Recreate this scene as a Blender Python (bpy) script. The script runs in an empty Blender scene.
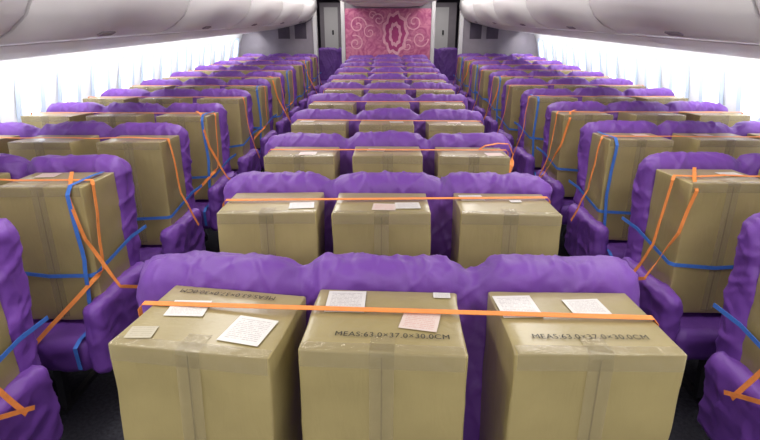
import bpy, math, random
from mathutils import Vector, noise, Matrix, Euler
random.seed(7)
scene = bpy.context.scene
COL = scene.collection
try:
    scene.view_settings.view_transform = 'Standard'
except Exception: pass

# ------------------------------------------------------------ constants
F=500.0; TH=math.atan(203.0/500.0)
CAMZ=1.79; PITCH=.82; D1=1.338; NROW=11
W3=.715          # half width of a triple
EDGE=1.28        # aisle edge of side blocks
OFFL,OFFR=.28,.39
YEND=10.25; YB=-1.2

# ------------------------------------------------------------ materials
def mat(name, col=(.8,.8,.8), rough=.6, spec=.5, metal=0, bump=None, var=None, emit=None, alpha=1, coat=0, objvar=0):
    m=bpy.data.materials.new(name); m.use_nodes=True
    nt=m.node_tree; b=nt.nodes['Principled BSDF']
    b.inputs['Base Color'].default_value=(*col,1); b.inputs['Roughness'].default_value=rough
    b.inputs['Metallic'].default_value=metal; b.inputs['Specular IOR Level'].default_value=spec
    b.inputs['Alpha'].default_value=alpha; b.inputs['Coat Weight'].default_value=coat
    b.inputs['Coat Roughness'].default_value=.16
    tc=nt.nodes.new('ShaderNodeTexCoord')
    if var:
        sc,amt=var
        n=nt.nodes.new('ShaderNodeTexNoise'); n.inputs['Scale'].default_value=sc; n.inputs['Detail'].default_value=5
        nt.links.new(tc.outputs['Object'],n.inputs['Vector'])
        r=nt.nodes.new('ShaderNodeValToRGB')
        r.color_ramp.elements[0].position=.3; r.color_ramp.elements[1].position=.7
        r.color_ramp.elements[0].color=(*[c*(1-amt) for c in col],1)
        r.color_ramp.elements[1].color=(*[min(1,c*(1+amt)) for c in col],1)
        nt.links.new(n.outputs['Fac'],r.inputs['Fac'])
        out=r.outputs['Color']
        if objvar:
            oi=nt.nodes.new('ShaderNodeObjectInfo'); mr=nt.nodes.new('ShaderNodeMapRange')
            mr.inputs['To Min'].default_value=1-objvar; mr.inputs['To Max'].default_value=1+objvar
            nt.links.new(oi.outputs['Random'],mr.inputs['Value'])
            hs=nt.nodes.new('ShaderNodeHueSaturation')
            nt.links.new(mr.outputs['Result'],hs.inputs['Value']); nt.links.new(out,hs.inputs['Color'])
            out=hs.outputs['Color']
        nt.links.new(out,b.inputs['Base Color'])
    if bump:
        prev=None
        for (sc,st,strv) in bump:
            mp=nt.nodes.new('ShaderNodeMapping'); mp.inputs['Scale'].default_value=strv
            nt.links.new(tc.outputs['Object'],mp.inputs['Vector'])
            n=nt.nodes.new('ShaderNodeTexNoise'); n.inputs['Scale'].default_value=sc; n.inputs['Detail'].default_value=4
            n.inputs['Distortion'].default_value=.8
            if sc<100 and name.startswith('purple'):
                n.noise_type='RIDGED_MULTIFRACTAL'; n.inputs['Detail'].default_value=2
            nt.links.new(mp.outputs['Vector'],n.inputs['Vector'])
            bp=nt.nodes.new('ShaderNodeBump'); bp.inputs['Strength'].default_value=st; bp.inputs['Distance'].default_value=.02
            nt.links.new(n.outputs['Fac'],bp.inputs['Height'])
            if prev: nt.links.new(prev.outputs['Normal'],bp.inputs['Normal'])
            prev=bp
        nt.links.new(prev.outputs['Normal'],b.inputs['Normal'])
    if emit:
        b.inputs['Emission Color'].default_value=(*emit[0],1); b.inputs['Emission Strength'].default_value=emit[1]
    return m

M_PUR=mat('purple_cover',(.165,.056,.345),.50,.45,bump=[(4,.12,(1.5,1,.7)),(11,.09,(1.2,1,.8)),(24,.04,(1,1,.7)),(260,.08,(1,1,1))],var=(5,.12),objvar=.07)
M_BOX=mat('cardboard',(.350,.285,.122),.45,.45,bump=[(5,.16,(1,1,1)),(26,.12,(1,1,.3))],var=(5,.1),coat=.5,objvar=.08)
M_TAPE=mat('clear_tape',(.48,.41,.24),.12,.7,bump=[(28,.35,(1,1,.4))],alpha=.22)
M_SEAM=mat('seam_shadow',(.14,.11,.045),.9)
M_ORG=mat('orange_webbing',(.88,.29,.07),.6,.3,bump=[(200,.2,(1,1,1))],var=(40,.08))
M_BLU=mat('blue_webbing',(.06,.19,.62),.6,.3,bump=[(200,.2,(1,1,1))],var=(40,.08))
M_INK=mat('ink',(.03,.026,.02),.8)
M_MET=mat('dark_metal',(.05,.05,.055),.4,.5,metal=.6,var=(20,.1))
M_CARP=mat('carpet',(.045,.045,.055),.95,.1,bump=[(300,.4,(1,1,1))],var=(60,.3))
M_WALL=mat('sidewall_plastic',(.84,.85,.85),.5,.4,bump=[(300,.03,(1,1,1))],var=(3,.02))
M_BIN=mat('bin_plastic',(.68,.66,.66),.38,.4,bump=[(200,.02,(1,1,1))],var=(2,.02))
M_BINU=mat('bin_underside',(.66,.64,.63),.42,.4,bump=[(200,.02,(1,1,1))],var=(2,.02))
M_CEIL=mat('ceiling_panel',(.50,.48,.52),.5,.3,var=(2,.03))
M_GRY=mat('partition_grey',(.30,.27,.30),.6,.3,var=(8,.06))
M_WHT=mat('white_trim',(.72,.71,.71),.45,.4,var=(4,.02))
M_DRK=mat('dark_galley',(.08,.065,.09),.7,.3,var=(5,.2))
M_LMP=mat('lamp_diffuser',(.9,.9,.9),.4,.3,emit=((1,.96,.9),4.0),var=(5,.01))
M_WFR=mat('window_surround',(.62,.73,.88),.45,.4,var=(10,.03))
M_PANE=mat('window_daylight',(.9,.95,1),.3,.4,emit=((.90,.95,1),1.6),var=(5,.02))

def label_mat(name, bg, ink, n=15, thr=.46):
    m=bpy.data.materials.new(name); m.use_nodes=True; nt=m.node_tree; b=nt.nodes['Principled BSDF']
    b.inputs['Roughness'].default_value=.35
    tc=nt.nodes.new('ShaderNodeTexCoord'); sp=nt.nodes.new('ShaderNodeSeparateXYZ'); nt.links.new(tc.outputs['Generated'],sp.inputs[0])
    def M(op,a,bv=None):
        x=nt.nodes.new('ShaderNodeMath'); x.operation=op
        for i,v in enumerate((a,bv)):
            if v is None: continue
            if isinstance(v,(int,float)): x.inputs[i].default_value=v
            else: nt.links.new(v,x.inputs[i])
        return x.outputs[0]
    yy=M('MULTIPLY',sp.outputs['Y'],n); fr=M('FRACT',yy); line=M('LESS_THAN',fr,.42)
    fl=M('FLOOR',yy)
    cx=nt.nodes.new('ShaderNodeCombineXYZ'); nt.links.new(M('MULTIPLY',sp.outputs['X'],34),cx.inputs[0]); nt.links.new(M('MULTIPLY',fl,7.3),cx.inputs[1])
    ns=nt.nodes.new('ShaderNodeTexNoise'); ns.inputs['Scale'].default_value=1; nt.links.new(cx.outputs[0],ns.inputs['Vector'])
    k=M('GREATER_THAN',ns.outputs['Fac'],thr)
    e=M('MULTIPLY',M('MULTIPLY',M('GREATER_THAN',sp.outputs['X'],.10),M('LESS_THAN',sp.outputs['X'],.90)),M('MULTIPLY',M('GREATER_THAN',sp.outputs['Y'],.10),M('LESS_THAN',sp.outputs['Y'],.90)))
    f=M('MULTIPLY',M('MULTIPLY',line,k),e); f=M('MULTIPLY',f,.6)
    mx=nt.nodes.new('ShaderNodeMixRGB'); mx.inputs[1].default_value=(*bg,1); mx.inputs[2].default_value=(*ink,1); nt.links.new(f,mx.inputs[0])
    nt.links.new(mx.outputs[0],b.inputs['Base Color'])
    return m
M_LAB=label_mat('paper_label',(.70,.68,.64),(.30,.26,.26))
M_LABP=label_mat('pink_label',(.70,.58,.52),(.60,.27,.22),10)
M_LABT=label_mat('translucent_sticker',(.48,.44,.32),(.33,.28,.18),6)

# ------------------------------------------------------------ helpers
def obj(name, me, parent=None, loc=(0,0,0), rot=(0,0,0)):
    o=bpy.data.objects.new(name,me); COL.objects.link(o)
    o.location=loc; o.rotation_euler=rot
    if parent: o.parent=parent
    return o
def meta(o,label=None,cat=None,group=None,kind=None):
    if label: o['label']=label
    if cat: o['category']=cat
    if group: o['group']=group
    if kind: o['kind']=kind
def mesh(name, vs, fs, m, smooth=False):
    me=bpy.data.meshes.new(name); me.from_pydata([tuple(v) for v in vs],[],fs); me.update()
    for mm in (m if isinstance(m,(list,tuple)) else [m]): me.materials.append(mm)
    if smooth:
        me.polygons.foreach_set('use_smooth',[True]*len(me.polygons))
    return me
def axis(h,r,n,m):
    a=[-h+r*i/m for i in range(m)]
    b=[-(h-r)+2*(h-r)*i/n for i in range(n+1)]
    c=[h-r+r*(i+1)/m for i in range(m)]
    return a+b+c
def rbox(name,hx,hy,hz,r,n,m,mt,pre=None,disp=None,smooth=True):
    A=[axis(hx,r,n[0],m),axis(hy,r,n[1],m),axis(hz,r,n[2],m)]
    L=[len(a)-1 for a in A]; idx={}; vs=[]; fs=[]
    def V(i,j,k):
        key=(i,j,k)
        if key not in idx:
            p=Vector((A[0][i],A[1][j],A[2][k]))
            q=Vector([max(-(h-r),min(h-r,c)) for c,h in zip(p,(hx,hy,hz))])
            d=p-q
            if d.length>1e-9: p=q+d.normalized()*r
            if pre: p=pre(p)
            idx[key]=len(vs); vs.append(p)
        return idx[key]
    for i in range(L[0]):
        for j in range(L[1]):
            fs.append((V(i,j,0),V(i,j+1,0),V(i+1,j+1,0),V(i+1,j,0)))
            fs.append((V(i,j,L[2]),V(i+1,j,L[2]),V(i+1,j+1,L[2]),V(i,j+1,L[2])))
    for i in range(L[0]):
        for k in range(L[2]):
            fs.append((V(i,0,k),V(i+1,0,k),V(i+1,0,k+1),V(i,0,k+1)))
            fs.append((V(i,L[1],k),V(i,L[1],k+1),V(i+1,L[1],k+1),V(i+1,L[1],k)))
    for j in range(L[1]):
        for k in range(L[2]):
            fs.append((V(0,j,k),V(0,j,k+1),V(0,j+1,k+1),V(0,j+1,k)))
            fs.append((V(L[0],j,k),V(L[0],j+1,k),V(L[0],j+1,k+1),V(L[0],j,k+1)))
    me=mesh(name,vs,fs,mt,smooth)
    if disp:
        ns=[v.normal.copy() for v in me.vertices]
        for v,nn in zip(me.vertices,ns): v.co=v.co+nn*disp(v.co)
        me.update()
    return me
def box(name,x0,x1,y0,y1,z0,z1,m):
    vs=[(x,y,z) for x in (x0,x1) for y in (y0,y1) for z in (z0,z1)]
    fs=[(0,1,3,2),(4,6,7,5),(0,4,5,1),(2,3,7,6),(0,2,6,4),(1,5,7,3)]
    return mesh(name,vs,fs,m)
def extr(name,prof,y0,y1,m,closed=True,smooth=True,th=0):
    n=len(prof); vs=[(x,y0,z) for x,z in prof]+[(x,y1,z) for x,z in prof]
    fs=[(i,(i+1)%n,(i+1)%n+n,i+n) for i in range(n if closed else n-1)]
    if closed: fs+= [tuple(range(n-1,-1,-1)),tuple(range(n,2*n))]
    me=mesh(name,vs,fs,m)
    if smooth:
        for p in me.polygons[:n if closed else n-1]: p.use_smooth=True
    return me
def ribbon(name,pts,wd,width,m,th=.0018,sub=6,wob=.0):
    P=[];Wd=[]
    for i in range(len(pts)-1):
        a,b=Vector(pts[i]),Vector(pts[i+1]); wa,wb=Vector(wd[i]),Vector(wd[i+1])
        for s in range(sub):
            t=s/sub; P.append(a.lerp(b,t)); Wd.append(wa.lerp(wb,t))
    P.append(Vector(pts[-1])); Wd.append(Vector(wd[-1]))
    vs=[];n=len(P)
    for i,(p,w) in enumerate(zip(P,Wd)):
        t=(P[min(i+1,n-1)]-P[max(i-1,0)]).normalized()
        w=(w-t*w.dot(t))
        if w.length<1e-4: w=Vector((0,0,1))
        w=w.normalized(); nn=t.cross(w)
        if wob: p=p+nn*noise.noise(p*9)*wob
        for a,b in ((-1,-1),(1,-1),(1,1),(-1,1)):
            vs.append(p+w*a*width/2+nn*b*th/2)
    fs=[]
    for i in range(n-1):
        for k in range(4):
            fs.append((4*i+k,4*i+(k+1)%4,4*i+4+(k+1)%4,4*i+4+k))
    fs+=[(3,2,1,0),tuple(4*(n-1)+k for k in range(4))]
    return mesh(name,vs,fs,m)

# ------------------------------------------------------------ seats
LW=2*W3/3
def back_pre(p):
    x,y,z=p
    t=(z+.36)/.72
    d=math.exp(-((abs(x)-LW/2)/.045)**2)
    if t>.5: z-= .028*d*(t-.5)*2
    lx=((x+W3)%LW)/LW*2-1
    if t>.6: z+= .008*(1-lx**4)*(t-.6)/.4
    y*= (1-.25*d)
    y*= 1.0+.10*math.sin(t*3.1)
    e=max(0,abs(x)-(W3-.12))/.12
    if t>.8: z-= .022*e*e*(t-.8)/.2
    if t<.35: x*=1+.03*(.35-t)/.35
    return Vector((x,y,z))
def fab(seed,a=1.0):
    o=Vector((seed*13.1,seed*7.7,seed*3.3))
    def rd(v,w):
        r=1-abs(noise.noise(v))*w
        return max(0,r)**1.5
    def f(c):
        v=noise.noise(Vector((c.x*3,c.y*4,c.z*2.5))+o)*.014
        v+=noise.noise(Vector((c.x*9,c.y*7,c.z*5))+o)*.005
        v+=rd(Vector((c.x*9+c.z*4,c.y*5,c.z*2.2))+o*2,5)*.007
        v+=rd(Vector((c.x*8-c.z*7,c.y*5,c.z*3))+o*3,6)*.007
        v-=rd(Vector((c.x*15+c.z*5,c.y*7,c.z*4))+o*5,5)*.004
        v+=rd(Vector((c.x*3,c.y*9,c.z*12+c.x*4))+o*7,6)*.004
        v+=rd(Vector((c.x*18-c.z*8,c.y*12,c.z*9))+o*9,5)*.002
        return v*a
    return f
BACKS=[rbox('backrest_cover',W3,.072,.36,.055,(170,6,64),5,M_PUR,back_pre,fab(s)) for s in range(4)]
CUSH=[rbox('seat_cushion_cover',W3-.02,.26,.085,.05,(80,24,5),4,M_PUR,None,fab(s+5,.7)) for s in range(2)]
ARMS=[rbox('armrest_cover',.045,.25,.17,.04,(3,28,18),4,M_PUR,None,fab(s+9,.9)) for s in range(2)]
def leg_mesh():
    vs=[];fs=[]
    def bar(a,b,w):
        a=Vector(a);b=Vector(b);t=(b-a).normalized();s=Vector((1,0,0));n=t.cross(s)
        k=len(vs)
        for p in (a,b):
            for i,j in((-1,-1),(1,-1),(1,1),(-1,1)): vs.append(p+s*i*w+n*j*w)
        for q in range(4): fs.append((k+q,k+(q+1)%4,k+4+(q+1)%4,k+4+q))
        fs.append((k+3,k+2,k+1,k)); fs.append((k+4,k+5,k+6,k+7))
    bar((0,-.18,.015),(0,-.15,.30),.018); bar((0,.2,.015),(0,.0,.30),.018); bar((0,-.22,.015),(0,.22,.015),.014); bar((0,-.2,.29),(0,.2,.29),.016)
    return mesh('seat_leg',vs,fs,M_MET)
LEG=leg_mesh()
BEAM=box('seat_beam',-.68,.68,-.03,.03,.25,.31,M_MET)
def seat(x,y,i,grp,lab):
    e=obj('triple_passenger_seat',None,None,(x,y,0)); e.empty_display_size=.2
    meta(e,lab,'seat',grp)
    obj('backrest_cover',BACKS[i%4],e,(0,-.10,.785),(-math.radians(8),0,0))
    obj('seat_cushion_cover',CUSH[i%2],e,(0,-.375,.380))
    for s in(-1,1):
        obj('armrest_cover',ARMS[(i+s)%2],e,(s*(W3+.005),-.36,.44),(math.radians(-3),0,0))
        obj('seat_leg',LEG,e,(s*.45,-.35,0))
    obj('seat_beam',BEAM,e,(0,-.35,0))
    return e
def rowy(k,off=0): return D1+off+PITCH*k
XS=EDGE+.7375
for k in range(NROW):
    seat(0,rowy(k),k,'centre block of covered triple seats','triple airline seat wrapped in wrinkled purple fabric cover')
for k in range(NROW):
    seat(-XS,rowy(k,OFFL),k+1,'window-side block of covered triple seats','triple airline seat wrapped in purple cover beside cabin windows')
    seat(XS,rowy(k,OFFR),k+2,'window-side block of covered triple seats','triple airline seat wrapped in purple cover beside cabin windows')

# ------------------------------------------------------------ boxes
BH=.63
def bdisp(seed):
    o=Vector((seed*5.1,seed*2.7,1))
    return lambda c: (noise.noise(c*7+o)*.005+noise.noise(c*17+o)*.002)*(.2 if c.z>BH-.003 else 1)
BODY=[rbox('cardboard_box',.185,.15,BH/2,.006,(14,12,20),2,M_BOX,lambda p:p+Vector((0,0,BH/2)),bdisp(s)) for s in range(4)]
def tape_mesh():
    g=.0045;pts=[(0,-.15+.065,BH+.002),(0,-.15-g+.004,BH+.002),(0,-.15-g,BH+g-.004),(0,-.15-g,.02)]
    return ribbon('packing_tape',pts,[(1,0,0)]*4,.055,M_TAPE,.0006,5)
TAPE=tape_mesh()
def edge_tape():
    g=.0045;pts=[(0,-.15+.03,BH+.002),(0,-.15-g+.003,BH+.002),(0,-.15-g,BH+g-.003),(0,-.15-g,BH-.04)]
    return ribbon('edge_tape',pts,[(1,0,0)]*4,.36,M_TAPE,.0006,3)
ETAPE=edge_tape()
SEAM=ribbon('flap_seam',[(0,-.1532,BH-.012),(0,-.1532,.012)],[(1,0,0)]*2,.0025,M_SEAM,.0012,8)
def lab_mesh(w,h,m): return box('shipping_label',-w/2,w/2,-h/2,h/2,-.0004,.0004,m)
LM={'a':lab_mesh(.095,.08,M_LAB),'b':lab_mesh(.10,.115,M_LAB),'p':lab_mesh(.09,.085,M_LABP),'s':lab_mesh(.045,.03,M_LAB),'t':lab_mesh(.06,.05,M_LABT)}
cu=bpy.data.curves.new('printed_text','FONT'); cu.body='MEAS:63.0\u00d737.0\u00d730.0CM'; cu.size=.028; cu.align_x='CENTER'; cu.align_y='CENTER'; cu.resolution_u=6
cu.space_character=1.08
to=bpy.data.objects.new('tmp',cu); COL.objects.link(to); bpy.context.view_layer.update()
TXT=bpy.data.meshes.new_from_object(to.evaluated_get(bpy.context.evaluated_depsgraph_get())); bpy.data.objects.remove(to)
TXT.name='printed_text'; TXT.materials.clear(); TXT.materials.append(M_INK)
_w=max(v.co.x for v in TXT.vertices)-min(v.co.x for v in TXT.vertices)
for v in TXT.vertices: v.co.x*=.26/_w
LEAN=-math.radians(4)
ZT=BH+.0032
def carton(x,y,yaw,i,grp,lab,labels,text=None,roll=0,detail=True):
    o=obj('cardboard_box',BODY[i%4],None,(x,y-.339,.480),(LEAN,roll,yaw)); meta(o,lab,'box',grp)
    obj('packing_tape',TAPE,o)
    if detail:
        obj('edge_tape',ETAPE,o); obj('flap_seam',SEAM,o)
    for (t,lx,ly,r) in labels: 
        obj('shipping_label',LM[t],o,(lx,ly,ZT),(0,0,math.radians(r)))
    if text: obj('printed_text',TXT,o,(text[0],text[1],ZT),(0,0,math.radians(text[2])))
    return o
R=math.radians
GC='cartons strapped on the centre seats'; GS='cartons strapped on the window-side seats'
L0='tan cardboard carton with printed measurements and shipping labels'
carton(-.437,D1,R(-6),0,GC,L0+', slightly turned',[('a',-.085,.025,8),('b',.10,-.05,-6),('t',-.135,-.10,10)],(-.02,.115,180),R(1.5))
carton(-.005,D1,R(-2.5),1,GC,L0,[('b',-.105,.075,2),('p',.085,-.015,-10),('s',.145,.125,0)],(.02,-.085,0))
carton(.463,D1,0,2,GC,L0,[('b',-.13,.06,3),('a',.045,.06,4)],(0.0,-.085,0))
L1='taped tan cardboard carton on purple covered seat'
carton(-.45,rowy(1),R(2),3,GC,L1,[('a',.12,-.06,5)])
carton(-.02,rowy(1),R(0),0,GC,L1,[('p',.01,-.07,-4),('a',.10,-.05,3)])
carton(.46,rowy(1),R(-2),1,GC,L1,[('a',-.12,.06,5),('s',.05,.02,5)])
for k in range(2,NROW):
    for j,xx in enumerate((-.455,-.0,.46)):
        ll=[('p' if random.random()<.4 else 'a',random.uniform(-.12,.12),random.uniform(-.09,.09),random.uniform(-8,8))] if random.random()<.6 else []
        carton(xx+random.uniform(-.015,.015),rowy(k)+random.uniform(-.012,.005),R(random.uniform(-2.5,2.5)),random.randrange(4),GC,L1,ll,detail=k<6)
for sgn,off in((-1,OFFL),(1,OFFR)):
    for k in range(NROW):
        for j,u in enumerate((.22,.735,1.225)):
            ll=[('p' if random.random()<.4 else 'a',random.uniform(-.12,.12),random.uniform(-.09,.09),random.uniform(-8,8))] if random.random()<.5 else []
            carton(sgn*(EDGE+u+random.uniform(-.012,.012)),rowy(k,off)+random.uniform(-.012,.005),R(random.uniform(-2.5,2.5)),random.randrange(4),GS,L1,ll,detail=k<6)

# ------------------------------------------------------------ straps
def ztop(dy): return 1.114-.07*(dy+.295)     # top plane height at row-relative y
def strap(name,pts,wd,m,lab,grp,w=.025,sub=6,wob=.0):
    o=obj(name,ribbon(name,pts,wd,w,m,sub=sub,wob=wob)); meta(o,lab,'strap',grp); return o
Y=(0,1,0);Z=(0,0,1);X=(1,0,0)
LO='orange webbing strap stretched over the cartons on a seat row'
LB='blue webbing strap wrapped around a carton on an aisle seat'
for k in range(NROW):
    y=rowy(k); a,b=((-.245,-.30) if k==0 else (-.27+random.uniform(-.04,.05),-.27+random.uniform(-.04,.05)))
    xl,xr=(-.632,.655) if k==0 else (-.650,.660)
    pts=[(xl-.02,y+a+.02,.62),(xl,y+a,ztop(a)-.01),(xl+.012,y+a,ztop(a)+.004),(0,y+(a+b)/2,ztop((a+b)/2)+.004),(xr-.012,y+b,ztop(b)+.004),(xr,y+b,ztop(b)-.01),(xr+.02,y+b+.02,.62)]
    strap('orange_cargo_strap',pts,[Y]*7,M_ORG,LO,'orange straps over the centre seats',w=.018 if k==0 else .02)
y=rowy(2)
strap('orange_cargo_strap',[(.50,y-.30,ztop(-.3)+.006),(.53,y-.31,ztop(-.3)+.03),(.60,y-.30,1.155),(.66,y-.29,1.15),(.68,y-.33,1.10),(.66,y-.40,1.06),(.62,y-.44,.98)],[Y,Y,Y,Y,Y,X,X],M_ORG,'loose orange strap end looped over carton corner','orange straps over the centre seats',.022)
for sgn,off in((-1,OFFL),(1,OFFR)):
    for k in range(NROW):
        y=rowy(k,off)
        def P(u,dy,z): return (sgn*(EDGE+u),y+dy,z)
        def yf(z): return -.452-(1.107-z)*.07-.012
        v=(k+(1 if sgn<0 else 0))%2
        a=-.33+random.uniform(-.03,.04)
        pts=[P(1.44,a,1.0),P(1.42,a,ztop(a)+.003),P(.7,a,ztop(a)+.004),P(.025,a,ztop(a)+.004),P(.012,a-.02,ztop(a)-.012),P(-.01,-.46,.74)]
        wd=[Y,Y,Y,Y,Y,Y]
        if v==0 and sgn<0:
            pts+=[P(.03,yf(.70),.70),P(.30,-.655,.42)]; wd+=[X,X]
        else:
            pts=pts[:-1]+[P(-.03,-.40,.80),P(-.078,-.33,.56)]; wd=wd[:-1]+[Y,Y]
        strap('orange_cargo_strap',pts,wd,M_ORG,'orange webbing strap over cartons, hanging down at the aisle','orange straps at the window-side seats',.02,wob=.008)
        b=.05+.03*random.random()
        if k<2 or (k%3==0):
            strap('orange_cargo_strap',[P(.20,-.20,ztop(-.2)+.009),P(b+.02,-.40,ztop(-.4)+.008),P(b,yf(1.10)-.004,1.09),P(b-.045,yf(.9)-.01,.9),P(-.075,-.47,.66),P(-.085,-.30,.56)],[X,X,X,X,Y,Y],M_ORG,'slack orange strap tied around carton and armrest','orange straps at the window-side seats',.016,wob=.01)
        zb=.72+random.uniform(-.05,.05); sl=random.uniform(-.02,.05)
        pts=[P(.425,-.25,zb),P(.420,yf(zb)+.02,zb-sl),P(.40,yf(zb),zb-sl),P(.22,yf(zb)-.004,zb-sl*.5-.012),P(.035,yf(zb),zb),P(.018,yf(zb)+.02,zb),P(-.005,-.18,zb+.05),P(-.03,-.06,zb+.06)]
        strap('blue_cargo_strap',pts,[Z]*8,M_BLU,LB,'blue straps at the window-side seats',.018,sub=4)
        if v==0:
            ub=.065
            strap('blue_cargo_strap',[P(ub,-.18,ztop(-.18)+.006),P(ub,-.435,ztop(-.435)+.006),P(ub,yf(1.1)-.006,1.095),P(ub-.02,yf(.8)-.008,.8),P(ub-.005,yf(.6)-.008,.6),P(ub,-.50,.478),P(ub,-.62,.478),P(ub,-.665,.46),P(ub,-.665,.35)],[X]*9,M_BLU,LB,'blue straps at the window-side seats',.018,wob=.006)

# ------------------------------------------------------------ cabin shell
def struct(name,me,**k):
    o=obj(name,me); o['kind']='structure'
    return o
struct('floor',box('floor',-2.9,2.9,YB,YEND+3,-.05,0,M_CARP))
wp=[(2.70,-.02),(2.82,.2),(2.90,.5),(2.94,.85),(2.92,1.1),(2.86,1.35),(2.76,1.58),(2.62,1.80),(2.58,2.3)]
def wallp(s): return [(s*x,z) for x,z in wp]+[(s*(x+.06),z) for x,z in reversed(wp)]
struct('wall_left',extr('wall_left',wallp(-1),YB,YEND+3,M_WALL))
struct('wall_right',extr('wall_right',wallp(1),YB,YEND+3,M_WALL))
struct('ceiling',box('ceiling',-2.7,2.7,YB,YEND+3,2.27,2.32,M_CEIL))
def window_mesh():
    def ring(w,h,r,n=6):
        out=[]
        for cx,cz,a0 in((w-r,h-r,0),(-w+r,h-r,90),(-w+r,-h+r,180),(w-r,-h+r,270)):
            for i in range(n+1):
                a=math.radians(a0+90*i/n); out.append((cx+r*math.cos(a),cz+r*math.sin(a)))
        return out
    R1=ring(.175,.245,.09);R2=ring(.155,.225,.085);R3=ring(.115,.175,.075)
    n=len(R1);vs=[];fs=[]
    for ringp,d in((R1,0),(R2,.016),(R3,.004)): vs+=[(x,-d,z) for x,z in ringp]
    for L in range(2):
        for i in range(n): fs.append((L*n+i,L*n+(i+1)%n,(L+1)*n+(i+1)%n,(L+1)*n+i))
    fs.append(tuple(range(2*n,3*n)))
    me=mesh('window',vs,fs,[M_WFR,M_PANE]); me.polygons[-1].material_index=1
    return me
WM=window_mesh(); wi=1
for s in(-1,1):
    for i in range(19):
        yy=.35+i*.533
        o=obj('window_%d'%wi,WM,None,(s*2.885,yy,1.20),(0,0,0)); wi+=1
        tilt=math.atan2(.10,.5)
        inward=Vector((-s*math.cos(tilt),0,-math.sin(tilt)))
        upv=Vector((-s*math.sin(tilt),0,math.cos(tilt)))
        yax=-inward; zax=upv; xax=yax.cross(zax)
        o.rotation_euler=Matrix((xax,yax,zax)).transposed().to_euler()
        o['kind']='structure'
# side bins: body + curved pivoting door
bp=[(2.72,1.50),(2.45,1.535),(2.15,1.57),(1.90,1.62),(1.72,1.665),(1.68,1.70),(1.52,1.80),(1.43,1.90),(1.43,2.24),(2.56,2.24),(2.60,1.80)]
dp=[(1.70,1.672),(1.60,1.690),(1.50,1.735),(1.42,1.80),(1.37,1.88),(1.35,1.97),(1.36,2.06),(1.37,2.06),(1.38,1.97),(1.40,1.89),(1.45,1.815),(1.52,1.752),(1.61,1.708),(1.70,1.69)]
BL=1.65
for s in(-1,1):
    f=lambda P:([(s*x,z) for x,z in P] if s<0 else [(s*x,z) for x,z in P][::-1])
    body=extr('overhead_bin',f(bp),.003,BL-.003,M_BINU,True,False)
    door=extr('bin_door',f(dp),.012,BL-.012,M_BIN,True,True)
    lat=box('bin_latch',-.004,.006,-.07,.07,-.018,.018,M_GRY)
    for i in range(7):
        o=obj('overhead_bin',body,None,(0,YB+i*BL,0)); meta(o,'closed white overhead luggage bin above window seats','overhead bin','overhead bins along the cabin')
        obj('bin_door',door,o)
        obj('bin_latch',lat,o,(s*1.555,BL/2,1.706),(0,s*R(-65),0))
# centre bins
cb=[(-.62,2.26),(-.74,2.10),(-.72,2.02),(-.60,1.98),(-.3,1.965),(.3,1.965),(.60,1.98),(.72,2.02),(.74,2.10),(.62,2.26)]
cm=extr('overhead_bin',[(x,z) for x,z in cb],.003,1.647,M_BIN)
for i in range(5):
    o=obj('overhead_bin',cm,None,(0,YEND-.05-(i+1)*BL,0)); meta(o,'closed white overhead bin above centre seats','overhead bin','overhead bins along the cabin')

# ------------------------------------------------------------ end of cabin
def art_mat():
    m=bpy.data.materials.new('pink_artwork'); m.use_nodes=True; nt=m.node_tree; b=nt.nodes['Principled BSDF']; b.inputs['Roughness'].default_value=.5
    tc=nt.nodes.new('ShaderNodeTexCoord'); v=nt.nodes.new('ShaderNodeTexNoise'); v.inputs['Scale'].default_value=5; v.inputs['Distortion'].default_value=3; v.inputs['Detail'].default_value=2
    nt.links.new(tc.outputs['Object'],v.inputs['Vector'])
    r=nt.nodes.new('ShaderNodeValToRGB'); e=r.color_ramp.elements
    e[0].position=.35; e[0].color=(.48,.08,.23,1); e[1].position=.65; e[1].color=(.70,.24,.37,1)
    nt.links.new(v.outputs['Fac'],r.inputs['Fac']); nt.links.new(r.outputs['Color'],b.inputs['Base Color']); return m
M_ART=art_mat(); M_CURL=mat('pale_pink_print',(.83,.45,.54),.5,.3,var=(20,.1)); M_CURL2=mat('deep_pink_print',(.48,.06,.21),.5,.3,var=(20,.1))
struct('wall_bulkhead',box('wall_bulkhead',-.85,.85,YEND,YEND+.08,0,2.27,M_GRY))
art=obj('artwork_panel',box('artwork_panel',-.82,.82,-.012,0,-.50,.42,M_ART),None,(0,YEND-.003,1.52)); meta(art,'pink floral decorative panel on the cabin divider','artwork')
def spiral(cx,cz,r,turn,a0,flip,m,w):
    pts=[]
    for i in range(28):
        t=i/27; a=a0+flip*t*turn*2*math.pi; rr=r*(1-.85*t); pts.append((cx+rr*math.cos(a),-.016,cz+rr*math.sin(a)))
    return ribbon('printed_curl',pts,[(math.cos(a0+flip*i/27*turn*6.283),0,math.sin(a0+flip*i/27*turn*6.283)) for i in range(28)],w,m,.002,1)
for a in [(-.58,.12,.17,1.4,0,1,M_CURL,.022),(-.62,-.2,.15,1.5,2,-1,M_CURL,.022),(-.35,.0,.13,1.3,1,1,M_CURL,.02),(-.18,.22,.12,1.4,3,-1,M_CURL,.02),(.5,.18,.17,1.5,2,1,M_CURL,.022),(.62,-.12,.16,1.4,0,-1,M_CURL,.022),(-.3,.3,.08,1.2,0,1,M_CURL,.018),(.38,-.25,.12,1.2,1,1,M_CURL,.02)]:
    obj('printed_curl',spiral(*a),art)
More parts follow.
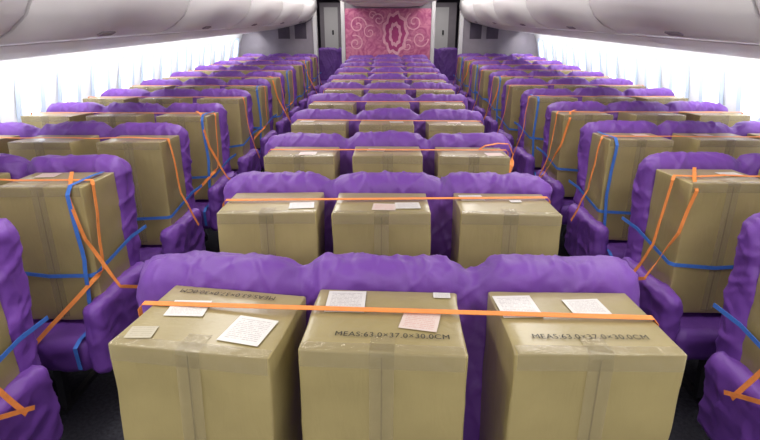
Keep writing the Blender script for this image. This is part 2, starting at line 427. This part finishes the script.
def leaf(cx,cz,w,h,m,y):
    n=28;vs=[(cx,y,cz)]
    for i in range(n):
        a=2*math.pi*i/n; sc=1+.10*math.cos(a*9); vs.append((cx+w*math.cos(a)*sc,y,cz+h*math.sin(a)*sc))
    return mesh('printed_leaf',vs,[(0,1+(i+1)%n,1+i) for i in range(n)],m)
obj('printed_leaf',leaf(.14,-.02,.24,.38,M_CURL,-.014),art); obj('printed_leaf',leaf(.14,-.02,.19,.32,M_CURL2,-.0155),art); obj('printed_leaf',leaf(.14,-.04,.12,.22,M_CURL,-.017),art); obj('printed_leaf',leaf(.14,-.04,.07,.15,M_CURL2,-.0185),art)
for s,nm in((-1,'left'),(1,'right')):
    a,b=sorted((s*1.42,s*2.95))
    struct('wall_divider_'+nm,box('wall_divider_'+nm,a,b,YEND,YEND+.06,0,2.27,M_GRY))
    for i,x in enumerate((.86,1.40)):
        struct('trim_%d'%(i+1+(2 if s>0 else 0)),box('trim',s*x-.035,s*x+.035,YEND-.03,YEND+.10,0,2.27,M_WHT))
    for q,xx in enumerate((1.68,2.0)):
        p=obj('divider_screen',box('divider_screen',-.11,.11,-.02,0,-.22,.22,M_DRK),None,(s*xx,YEND,1.62)); meta(p,'small dark screen mounted on grey cabin divider','screen','screens on the cabin dividers')
struct('wall_back',box('wall_back',-2.9,2.9,YEND+3,YEND+3.05,0,2.3,M_DRK))
for s in(-1,1):
    e=seat(s*1.35,YEND+1.6,1,'seats in the next cabin','triple seat in purple cover beyond the cabin divider')
    g=obj('galley_cupboard',box('galley_cupboard',-.30,.30,0,.4,0,2.1,M_GRY),None,(s*1.30,YEND+2.4,0)); meta(g,'tall grey galley cupboard behind the cabin divider','cupboard','galley cupboards')
    obj('cupboard_door',box('cupboard_door',-.20,.12,-.012,0,.95,2.0,M_WHT),g,(0,-.001,0))
    obj('cupboard_latch',box('cupboard_latch',-.02,.02,-.03,-.013,1.4,1.5,M_MET),g)

# ------------------------------------------------------------ lights
def area(name,loc,rot,sx,sy,p,col=(1,1,1)):
    l=bpy.data.lights.new(name,'AREA'); l.shape='RECTANGLE'; l.size=sx; l.size_y=sy; l.energy=p; l.color=col
    o=bpy.data.objects.new(name,l); COL.objects.link(o); o.location=loc; o.rotation_euler=rot; return o
for s in(-1,1):
    area('aisle_ceiling_light',(s*1.05,4.6,2.25),(0,0,0),.35,11,92,(1,.96,.92))
    area('sidewall_light',(s*2.45,4.6,1.50),(0,s*R(-38),0),.10,11,64,(.97,.98,1))
    area('doorway_fill_light',(s*1.2,YEND+1.4,2.22),(0,0,0),.5,.8,9,(1,.95,.92))  # added unseen fill, brightens the openings beside the divider panel
area('front_fill_light',(0,-.9,2.15),(R(38),0,0),2.4,.5,29,(1,.96,.92))  # added fill behind the camera, lights the carton fronts
w=bpy.data.worlds.new('world'); scene.world=w; w.use_nodes=True
w.node_tree.nodes['Background'].inputs[0].default_value=(.92,.92,1,1); w.node_tree.nodes['Background'].inputs[1].default_value=.45

# ------------------------------------------------------------ camera
cam=bpy.data.cameras.new('camera'); cam.sensor_width=36; cam.lens=36*F/760; cam.clip_start=.02
co=bpy.data.objects.new('camera',cam); COL.objects.link(co); co.location=(0,0,CAMZ)
co.rotation_euler=(math.pi/2-TH,0,math.atan(8/500*math.cos(TH)))
scene.camera=co
